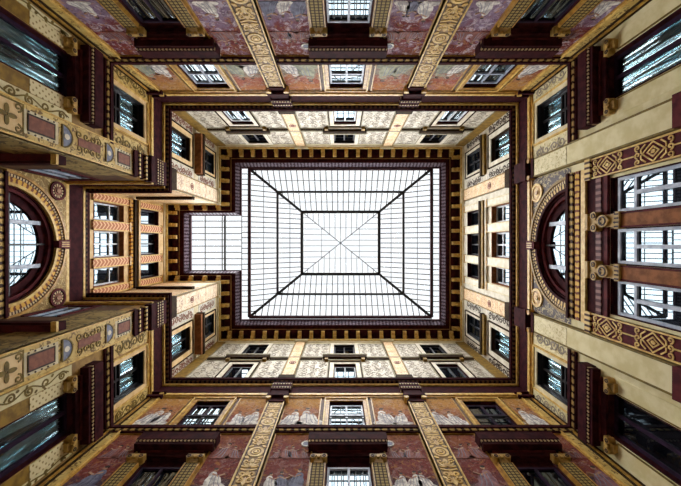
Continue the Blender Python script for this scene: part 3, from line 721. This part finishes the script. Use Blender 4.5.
def west_wall(rng):
    F = 'W'; W = WALL[F]; a = AX[F]
    for s in (-1, 1): side_bay(F, s, rng)
    for nm, s in (('upper', -1), ('lower', 1)):
        x0, x1 = sorted((s * NH, s * 3.34)); uc = (x0 + x1) / 2; m = MB
        t = thing('painted_pier', f"cream pier painted with framed tablets, {nm} side of the deep recess on photo's left", 'pier', F, uc, 0, 'painted piers beside the recess')
        m(F, uc).box(x0, x1, 0, .12, 7.1, 12.25).build('shaft', 'cream_gold_scroll', t)
        m(F, uc).box(x0, x0 + .04, 0, .145, 7.1, 12.25).box(x1 - .04, x1, 0, .145, 7.1, 12.25).build('edging', 'gold_pale', t)
        m(F, uc).box(x0 - .02, x1 + .02, 0, .22, 6.8, 7.1).build('base', 'maroon_mid', t)
        m(F, uc).box(x0, x1, 0, .1, -EYE, 6.8).build('pedestal', 'cream', t)
        q0, q1 = .12, .135
        def fleur(zc):
            o = m(F, uc, zc)
            o.poly([(uc - .38, zc - .42), (uc + .38, zc - .42), (uc + .38, zc + .42), (uc - .38, zc + .42)], q0, q0 + .006, 0)
            o.ribbon([(uc - .36, zc - .4), (uc + .36, zc - .4), (uc + .36, zc + .4), (uc - .36, zc + .4)], .05, q0, q1, 1, True)
            for r in range(4): o.disc(uc + .13 * math.cos(r * PI / 2), zc + .13 * math.sin(r * PI / 2), .12, .06, q0, q1, 1, 10, r * PI / 2)
            o.spiral(uc - .25, zc + .27, .11, 1.2, 0, 1, .04, q0, q1, 1).spiral(uc + .25, zc + .27, .11, 1.2, PI, -1, .04, q0, q1, 1)
            o.spiral(uc - .25, zc - .27, .11, 1.2, 0, -1, .04, q0, q1, 1).spiral(uc + .25, zc - .27, .11, 1.2, PI, 1, .04, q0, q1, 1)
            o.build('flower_panel', ['orange_cream', 'ink_olive'], t)
        def tablet(zc, h, w, mt):
            o = m(F, uc, zc)
            o.box(uc - w - .12, uc + w + .12, q0, q0 + .005, zc - h - .14, zc + h + .14, 0).box(uc - w, uc + w, q0, q1 + .005, zc - h, zc + h, 1)
            o.ribbon([(uc - w - .02, zc - h - .02), (uc + w + .02, zc - h - .02), (uc + w + .02, zc + h + .02), (uc - w - .02, zc + h + .02)], .045, q0, q1 + .01, 2, True)
            for i in range(5):
                for sx in (-1, 1): o.disc(uc + sx * (w + .09), zc - h + 2 * h * i / 4, .025, .025, q0, q1, 2, 8)
            o.build('framed_tablet', ['cream', mt, 'ink_dark'], t)
        def half_disc(zc, up, mt):
            arcp = [(uc + .3 * math.cos(q), zc + up * .34 * math.sin(q)) for q in (i * PI / 12 for i in range(13))]
            m(F, uc, zc).poly(arcp, q0, q1, 0).ribbon(arcp, .04, q0, q1 + .01, 1, True).disc(uc, zc + up * .14, .08, .09, q0, q1 + .012, 2, 10).build('painted_half_disc', [mt, 'ink_olive', 'cream_white'], t)
        fleur(7.62); tablet(8.52, .36, .17, 'rust'); half_disc(9.15, 1, 'blue_grey')
        o = m(F, uc, 10.1)
        for k in range(4):
            for sx in (-1, 1): o.spiral(uc + sx * .2, 9.75 + k * .26, .12, 1.2, k * 1.3, sx, .035, q0, q1, 0)
        o.box(uc - .12, uc + .12, q0, q1, 9.7, 10.6, 1).build('scroll_cartouche', ['ink_olive', 'rust'], t)
        half_disc(10.85, 1, 'blue_grey'); tablet(11.75, .3, .16, 'rust')
        # return of the pier into the recess
        G = 'P' if s < 0 else 'Q'
        m(G, -8).box(-8.9, -DE, 0, .02, 7.1, 12.25).build('pier_return', 'pier_side', t)
        c = m(F, uc).box(x0 - .02, x1 + .02, 0, .2, 12.25, 12.5).box(x0 - .06, x1 + .06, 0, .28, 13.2, 13.5).box(x0, x1, 0, .17, 12.5, 13.2).build('capital', 'maroon', t)
        m(F, uc).box(x0 - .03, x1 + .03, 0, .23, 12.5, 12.58).box(x0 - .03, x1 + .03, 0, .25, 12.9, 12.98).build('capital_fillet', 'bead_gold', c)
        m(F, uc).box(x0 - .04, x1 + .04, 0, .24, 13.6, 14.4).build('entablature_block', 'maroon', t)
        for zz in (13.7, 13.88, 14.06): m(F, uc).box(x0 - .05, x1 + .05, 0, .26, zz, zz + .05).build('block_fillet', 'bead_small', t)
        upper_pilaster(F, uc - s * .04, f"short ornamented ochre pilaster above the painted pier, {nm} side of the recess", .84, 'rosy_motif', .1)
        tt = MB
    # the recess: back wall
    F = 'B'; a = AX[F]; W = WALL[F]
    triple(F, True)
    lunette(F, a, 11.0, 1.98, f"half-round window with grey mullions within the arch of the {W}", .22)
    arch(F, a, 11.0, 1.98, f"large arch with gold dentilled rings in the {W}", ('gold', 'gold_dash', 'gold_pale'))
    frieze(F, f"maroon and gold frieze under the arch of the {W}")
    for nm, s in (('upper', -1), ('lower', 1)):
        medallion(F, a + s * 2.05, 13.1, f"red-rimmed roundel in the {nm} corner beside the arch in the recess", True)
        t = thing('spandrel_panel', f"star-patterned gold spandrel on the {nm} side of the arch in the recess", 'wall panel', F, a + s * 1.7, 11.3, 'spandrels beside the arches')
        arc = [(a + s * 2.38 * math.cos(q), 11.0 + 2.38 * math.sin(q)) for q in (i * PI / 20 for i in range(11))]
        MB(F, a + s * 1.7, 11.3).poly(arc + [(a, 13.5), (s * 2.44, 13.5), (s * 2.44, 11.0)], 0, .012).build('painted_ground', 'star_gold', t)
        G = 'P' if s < 0 else 'Q'
        t = thing('side_beam', f"dark moulded beam along the {nm} side of the recess on photo's left", 'beam', G, -9.2, 9.3, 'beams along the recess sides')
        MB(G, -9.2, 9.3).box(-DB, -7.75, 0, .26, 9.36, 9.62).build('beam_body', 'maroon', t)
        MB(G, -9.2, 9.3).box(-DB, -7.9, 0, .2, 9.3, 9.36).build('beam_fillet', 'maroon_mid', t)
        MB(G, -9.2, 9.3).box(-7.9, -7.75, 0, .3, 9.28, 9.36).build('beam_end', 'gold_pale', t)
        t = thing('side_strip', f"ochre painted strip high on the {nm} side of the recess on photo's left", 'wall panel', G, -9.2, 15, 'painted strips on the recess sides')
        window(G, -9.95, 1.1, 11.3, 13.12, f"half-hidden window on the {nm} side wall of the left recess", .06, 1, .12, .04, 'maroon', 'frame_light', 'window_glass', casing_mat='maroon_mid')
        MB(G, -9.2, 15).box(-10.7, -7.75, 0, .03, 15, 20.6).build('painted_ground', 'orange_motif', t)
        MB(G, -9.2, 15).box(-10.7, -7.75, 0, .16, 17.8, 18.1).build('ledge', 'dark_brown', t)

# ------------------------------------------------------------------ walls, floor, cornices, roof
def wall(F, name, label, u0, u1, z0, z1, zones, extra_z=()):
    ops = openings[F]; mb = MB(F, 0, 0)
    us = sorted({u0, u1, *[o[0] for o in ops], *[o[1] for o in ops]}); zs = sorted({z0, z1, 13.6, *[o[2] for o in ops], *[o[3] for o in ops]})
    for i in range(len(us) - 1):
        run = None
        for j in range(len(zs) - 1):
            uc, zc = (us[i] + us[i + 1]) / 2, (zs[j] + zs[j + 1]) / 2
            if any(o[0] < uc < o[1] and o[2] < zc < o[3] for o in ops): continue
            mb.box(us[i], us[i + 1], -.5, 0, zs[j], zs[j + 1], 1 if zc > 13.6 else 0)
    for o in ops:
        if len(o) == 5:
            c, R, zz = (o[0] + o[1]) / 2, (o[1] - o[0]) / 2, o[2]; n = 24
            for k in range(n):
                a, b = PI - PI * k / n, PI - PI * (k + 1) / n
                mb.poly([(c + R * math.cos(a), zz + R * math.sin(a)), (c + R * math.cos(b), zz + R * math.sin(b)), (c + R * math.cos(b), zz + R), (c + R * math.cos(a), zz + R)], -.5, 0, 0)
    o = mb.build(name, zones, None); return tag(o, label, None, None, 'structure')

def ring_pts(p, k=1.0, kb=1.0):
    q = p * k; r = p * kb
    return [(-DE + p, -DN + p), (DE - p, -DN + p), (DE - p, DS - p), (-DE + p, DS - p), (-DE + p, NH - q), (-DB + r, NH - q), (-DB + r, -NH + q), (-DE + p, -NH + q)]
def sweep(name, prof, mat, parent, k=1.0, kb=1.0):
    mb = MB(None); n = len(prof)
    rings = [ring_pts(p, k, kb) for p, z in prof]
    for e in range(8):
        f = (e + 1) % 8; b = len(mb.v)
        for (r, (p, z)) in zip(rings, prof):
            for (x, y) in (r[e], r[f]):
                mb.v.append((x, y, z + EYE)); mb.uv.append((x if abs(r[e][1] - r[f][1]) < 1e-6 else y, z + p))
        for i in range(n):
            j = (i + 1) % n; mb.fc.append([b + 2 * i, b + 2 * i + 1, b + 2 * j + 1, b + 2 * j]); mb.mi.append(0)
    o = mb.build(name, mat, parent)
    return o
def rect(p0, p1, z0, z1): return [(p0, z0), (p1, z0), (p1, z1), (p0, z1)]

rng = random.Random(7)
frescoed_wall('N', rng); frescoed_wall('S', rng); east_wall(rng); west_wall(rng)
wall('N', 'wall_north', "frescoed courtyard wall along the photo's top edge", -8.1, 8.1, -EYE, 22.6, ['wall_brown', 'cream'])
wall('S', 'wall_south', "frescoed courtyard wall along the photo's bottom edge", -8.1, 8.1, -EYE, 22.6, ['wall_brown', 'cream'])
wall('E', 'wall_east', "cream courtyard wall with one arch on the photo's right", -6.0, DS, -EYE, 22.6, ['ivory', 'cream_white'])
west = [o for o in openings['W']]
openings['W'] = [o for o in west if o[1] < 0]; wall('W', 'wall_west', "golden courtyard wall above the recess on the photo's left", -6.0, -NH, -EYE, 22.6, ['wall_gold', 'cream'])
openings['W'] = [o for o in west if o[0] > 0]; wall('W', 'wall_west_far', "golden courtyard wall below the recess on the photo's left", NH, DS, -EYE, 22.6, ['wall_gold', 'cream'])
wall('B', 'wall_recess_back', "back wall of the deep recess on the photo's left", -NH, NH, -EYE, 22.6, ['wall_gold', 'orange_cream'])
for G, nm in (('P', 'upper'), ('Q', 'lower')):
    wall(G, 'wall_recess_' + ('north' if nm == 'upper' else 'south'), f"{nm} side wall of the deep recess on the photo's left", -DB - .5, -DE - .5, -EYE, 22.6, ['wall_brown', 'orange_cream'])
fl = MB(None).sheet([(-11.4, -6.6, -.2), (8.2, -6.6, -.2), (8.2, 6.6, -.2), (-11.4, 6.6, -.2)], .2).build('floor', 'stone'); tag(fl, 'pale stone courtyard floor', None, None, 'structure')

t = thing('main_cornice', 'dark dentilled cornice running right round the courtyard at mid height', 'cornice', None, 0, 13.5 + EYE)
t.location = (0, 0, 13.5 + EYE)
KB = .15
sweep('architrave', rect(0, .06, 13.42, 13.52), 'gold', t, 1, KB)
sweep('cream_moulding', rect(0, .1, 13.52, 13.66), 'gold_pale', t, 1, KB)
sweep('frieze', rect(0, .06, 13.66, 14.4), 'maroon', t, 1, KB)
sweep('gold_fillet', rect(0, .13, 14.42, 14.52), 'gold_pale', t, 1, KB)
sweep('dentil_moulding', rect(0, .22, 14.56, 14.63), 'dentil', t, 1, KB)
sweep('corona', [(0, 14.63), (.27, 14.63), (.3, 14.75), (0, 14.8)], 'maroon', t, 1, KB)

t = thing('eaves_cornice', 'bracketed eaves of gold and maroon framing the glass roof', 'cornice', None, 0, 0)
t.location = (0, 0, 21.0 + EYE)
K = .6
sweep('architrave', rect(0, .06, 20.95, 21.1), 'cream', t, K)
sweep('cream_moulding', rect(0, .13, 21.1, 21.28), 'gold_pale', t, K)
sweep('coffer_soffit', rect(0, .6, 21.62, 21.7), 'maroon', t, K)
sweep('coffer_back', rect(0, .1, 21.28, 21.62), 'maroon', t, K)
sweep('gold_fillet', rect(0, .62, 21.7, 21.78), 'gold', t, K)
sweep('dark_soffit', rect(0, .84, 21.82, 21.9), 'maroon', t, K)
sweep('meander_band', [(.3, 21.9), (.86, 21.9), (1.04, 22.22), (.3, 22.3)], 'grey_meander', t, K)
sweep('top_fillet', rect(.3, 1.12, 22.26, 22.42), 'purple_dark', t, K)
# modillions: one bracket of each kind, copied along every edge
def modillion(F, u, k=1.0):
    mb = MB(F, u, 21.3)
    q = lambda p: .13 + (p - .13) * k
    mb.box(u - .11, u + .11, .06, q(.30), 21.3, 21.62).box(u - .11, u + .11, .06, q(.55), 21.44, 21.62)
    mb.box(u - .09, u + .09, q(.30), q(.5), 21.38, 21.44)
    return mb.build('modillion', 'gold_pale', t)
def run(F, u0, u1, pitch, k=1.0):
    n = max(1, round((u1 - u0) / pitch)); first = None
    for i in range(n + 1):
        u = u0 + (u1 - u0) * i / n
        if first is None: first = (modillion(F, u, k), u)
        else:
            o = first[0].copy(); o.parent = t; C.objects.link(o)
            d = Vector(FR[F](u, 0, 0)) - Vector(FR[F](first[1], 0, 0)); o.location = d
run('N', -7.0, 7.0, .745); run('S', -7.0, 7.0, .745); run('E', -5.4, 5.4, .745)
run('W', -5.4, -2.45, .745); run('W', 2.45, 5.4, .745); run('B', -1.9, 1.9, .745); run('P', -10.3, -7.7, .745, K); run('Q', -10.3, -7.7, .745, K)

# glass roof
t = thing('skylight', 'hipped glass roof of black iron bars above the whole courtyard', 'skylight', None, 0, 0)
ZR = 22.42 + EYE; t.location = (0, 0, ZR)
X1, Y1, X2, Y2, X3, Y3 = 6.0, 4.88, 4.38, 3.64, 2.82, 2.27
z1, z2, z3, z4 = ZR + .02, ZR + 1.2, ZR + 2.55, ZR + 3.4
R1 = [(-X1, -Y1, z1), (X1, -Y1, z1), (X1, Y1, z1), (-X1, Y1, z1)]
R3 = [(-X3, -Y3, z3), (X3, -Y3, z3), (X3, Y3, z3), (-X3, Y3, z3)]
def lerp(a, b, f): return tuple(a[i] + (b[i] - a[i]) * f for i in range(3))
f2 = (X1 - X2) / (X1 - X3)
apex = (0, 0, z4)
for e in range(4):
    a, b, c, d = R1[e], R1[(e + 1) % 4], R3[(e + 1) % 4], R3[e]
    pane = MB(None).sheet([a, b, c, d], .012).build('glass_slope', 'roof_glass', t)
    ax = 0 if e % 2 == 0 else 1
    n = 31 if ax == 0 else 28; half = X1 if ax == 0 else Y1; h3 = X3 if ax == 0 else Y3
    for i in range(1, n):
        q = -half + 2 * half * i / n
        lim = 1.0 if abs(q) <= h3 else (half - abs(q)) / (half - h3)
        lo = (q, a[1], z1) if ax == 0 else (a[0], q, z1)
        hi1 = (q, d[1], z3) if ax == 0 else (d[0], q, z3)
        MB(None).bar3(lerp(lo, hi1, 0), lerp(lo, hi1, lim), .055, .06).build('glazing_bar', 'iron', pane)
    for f in (.25, .75):
        MB(None).bar3(lerp(a, d, f), lerp(b, c, f), .035, .04).build('thin_purlin', 'iron', pane)
    MB(None).bar3(lerp(a, d, f2), lerp(b, c, f2), .15, .14).build('purlin', 'iron', t)
    MB(None).bar3(a, b, .18, .18).build('eaves_beam', 'purple_dark', t)
    MB(None).bar3(c, d, .21, .18).build('ridge_beam', 'iron', t)
    MB(None).bar3(a, d, .17, .16).build('hip_beam', 'iron', t)
    cap = MB(None).sheet([d, c, apex], .012).build('glass_cap', 'roof_glass', t)
    MB(None).bar3(d, apex, .05, .05).build('cap_hip', 'iron', t)
    n = 14 if ax == 0 else 11
    for i in range(1, n):
        q = -h3 + 2 * h3 * i / n; lim = 1 - abs(q) / h3
        lo = (q, d[1], z3) if ax == 0 else (d[0], q, z3); hi = (q, 0, z4) if ax == 0 else (0, q, z4)
        MB(None).bar3(lo, lerp(lo, hi, lim), .035, .04).build('glazing_bar', 'iron', cap)
    MB(None).bar3(lerp(d, apex, .5), lerp(c, apex, .5), .025, .03).build('thin_purlin', 'iron', cap)
MB(None).bar3((0, 0, z4 - .25), (0, 0, z4 + .1), .12, .12).build('finial', 'iron', t)
# flat strips beside the hip and over the recess
for x0, x1, y0, y1 in ((-6.5, -X1, -4.9, 4.9), (X1, 6.5, -4.9, 4.9), (-9.85, -6.5, -1.85, 1.85), (-X1, X1, 4.88, 5.03)):
    g = MB(None).sheet([(x0, y0, z1), (x1, y0, z1), (x1, y1, z1), (x0, y1, z1)], .012).build('flat_glass', 'roof_glass', t)
    n = 0 if y0 > 0 else 28 if y1 > 3 else 9
    for i in range(1, n):
        y = y0 + (y1 - y0) * i / n
        MB(None).bar3((x0, y, z1), (x1, y, z1), .05, .05).build('glazing_bar', 'iron', g)
for x, w in ((-7.6, .12), (-7.78, .06), (-8.9, .05), (-6.5, .04)):
    MB(None).bar3((x, -1.85, z1), (x, 1.85, z1), w, .1).build('recess_beam', 'iron', t)

# ------------------------------------------------------------------ light, sky, camera
w = bpy.data.worlds.new('sky'); bpy.context.scene.world = w; w.use_nodes = True
bg = w.node_tree.nodes['Background']; bg.inputs[0].default_value = (.96, .975, 1, 1); bg.inputs[1].default_value = 1.08
L = bpy.data.lights.new('overcast_sun', 'SUN'); L.energy = 33.0; L.angle = math.radians(130); L.color = (1, .985, .96)
lo = bpy.data.objects.new('overcast_sun', L); C.objects.link(lo); lo.location = (0, 0, 40)
cam = bpy.data.cameras.new('camera'); cam.sensor_width = 36; cam.lens = 18.0; cam.clip_end = 200
co = bpy.data.objects.new('camera', cam); C.objects.link(co); co.location = (0, 0, EYE); co.rotation_euler = (PI, 0, 0)
sc = bpy.context.scene; sc.camera = co
sc.view_settings.view_transform = 'Standard'; sc.view_settings.look = 'None'; sc.view_settings.exposure = 0.2; sc.view_settings.gamma = 1
sc.cycles.use_denoising = True; sc.cycles.max_bounces = 10; sc.cycles.diffuse_bounces = 6; sc.cycles.transparent_max_bounces = 12
sc.cycles.sample_clamp_indirect = 8
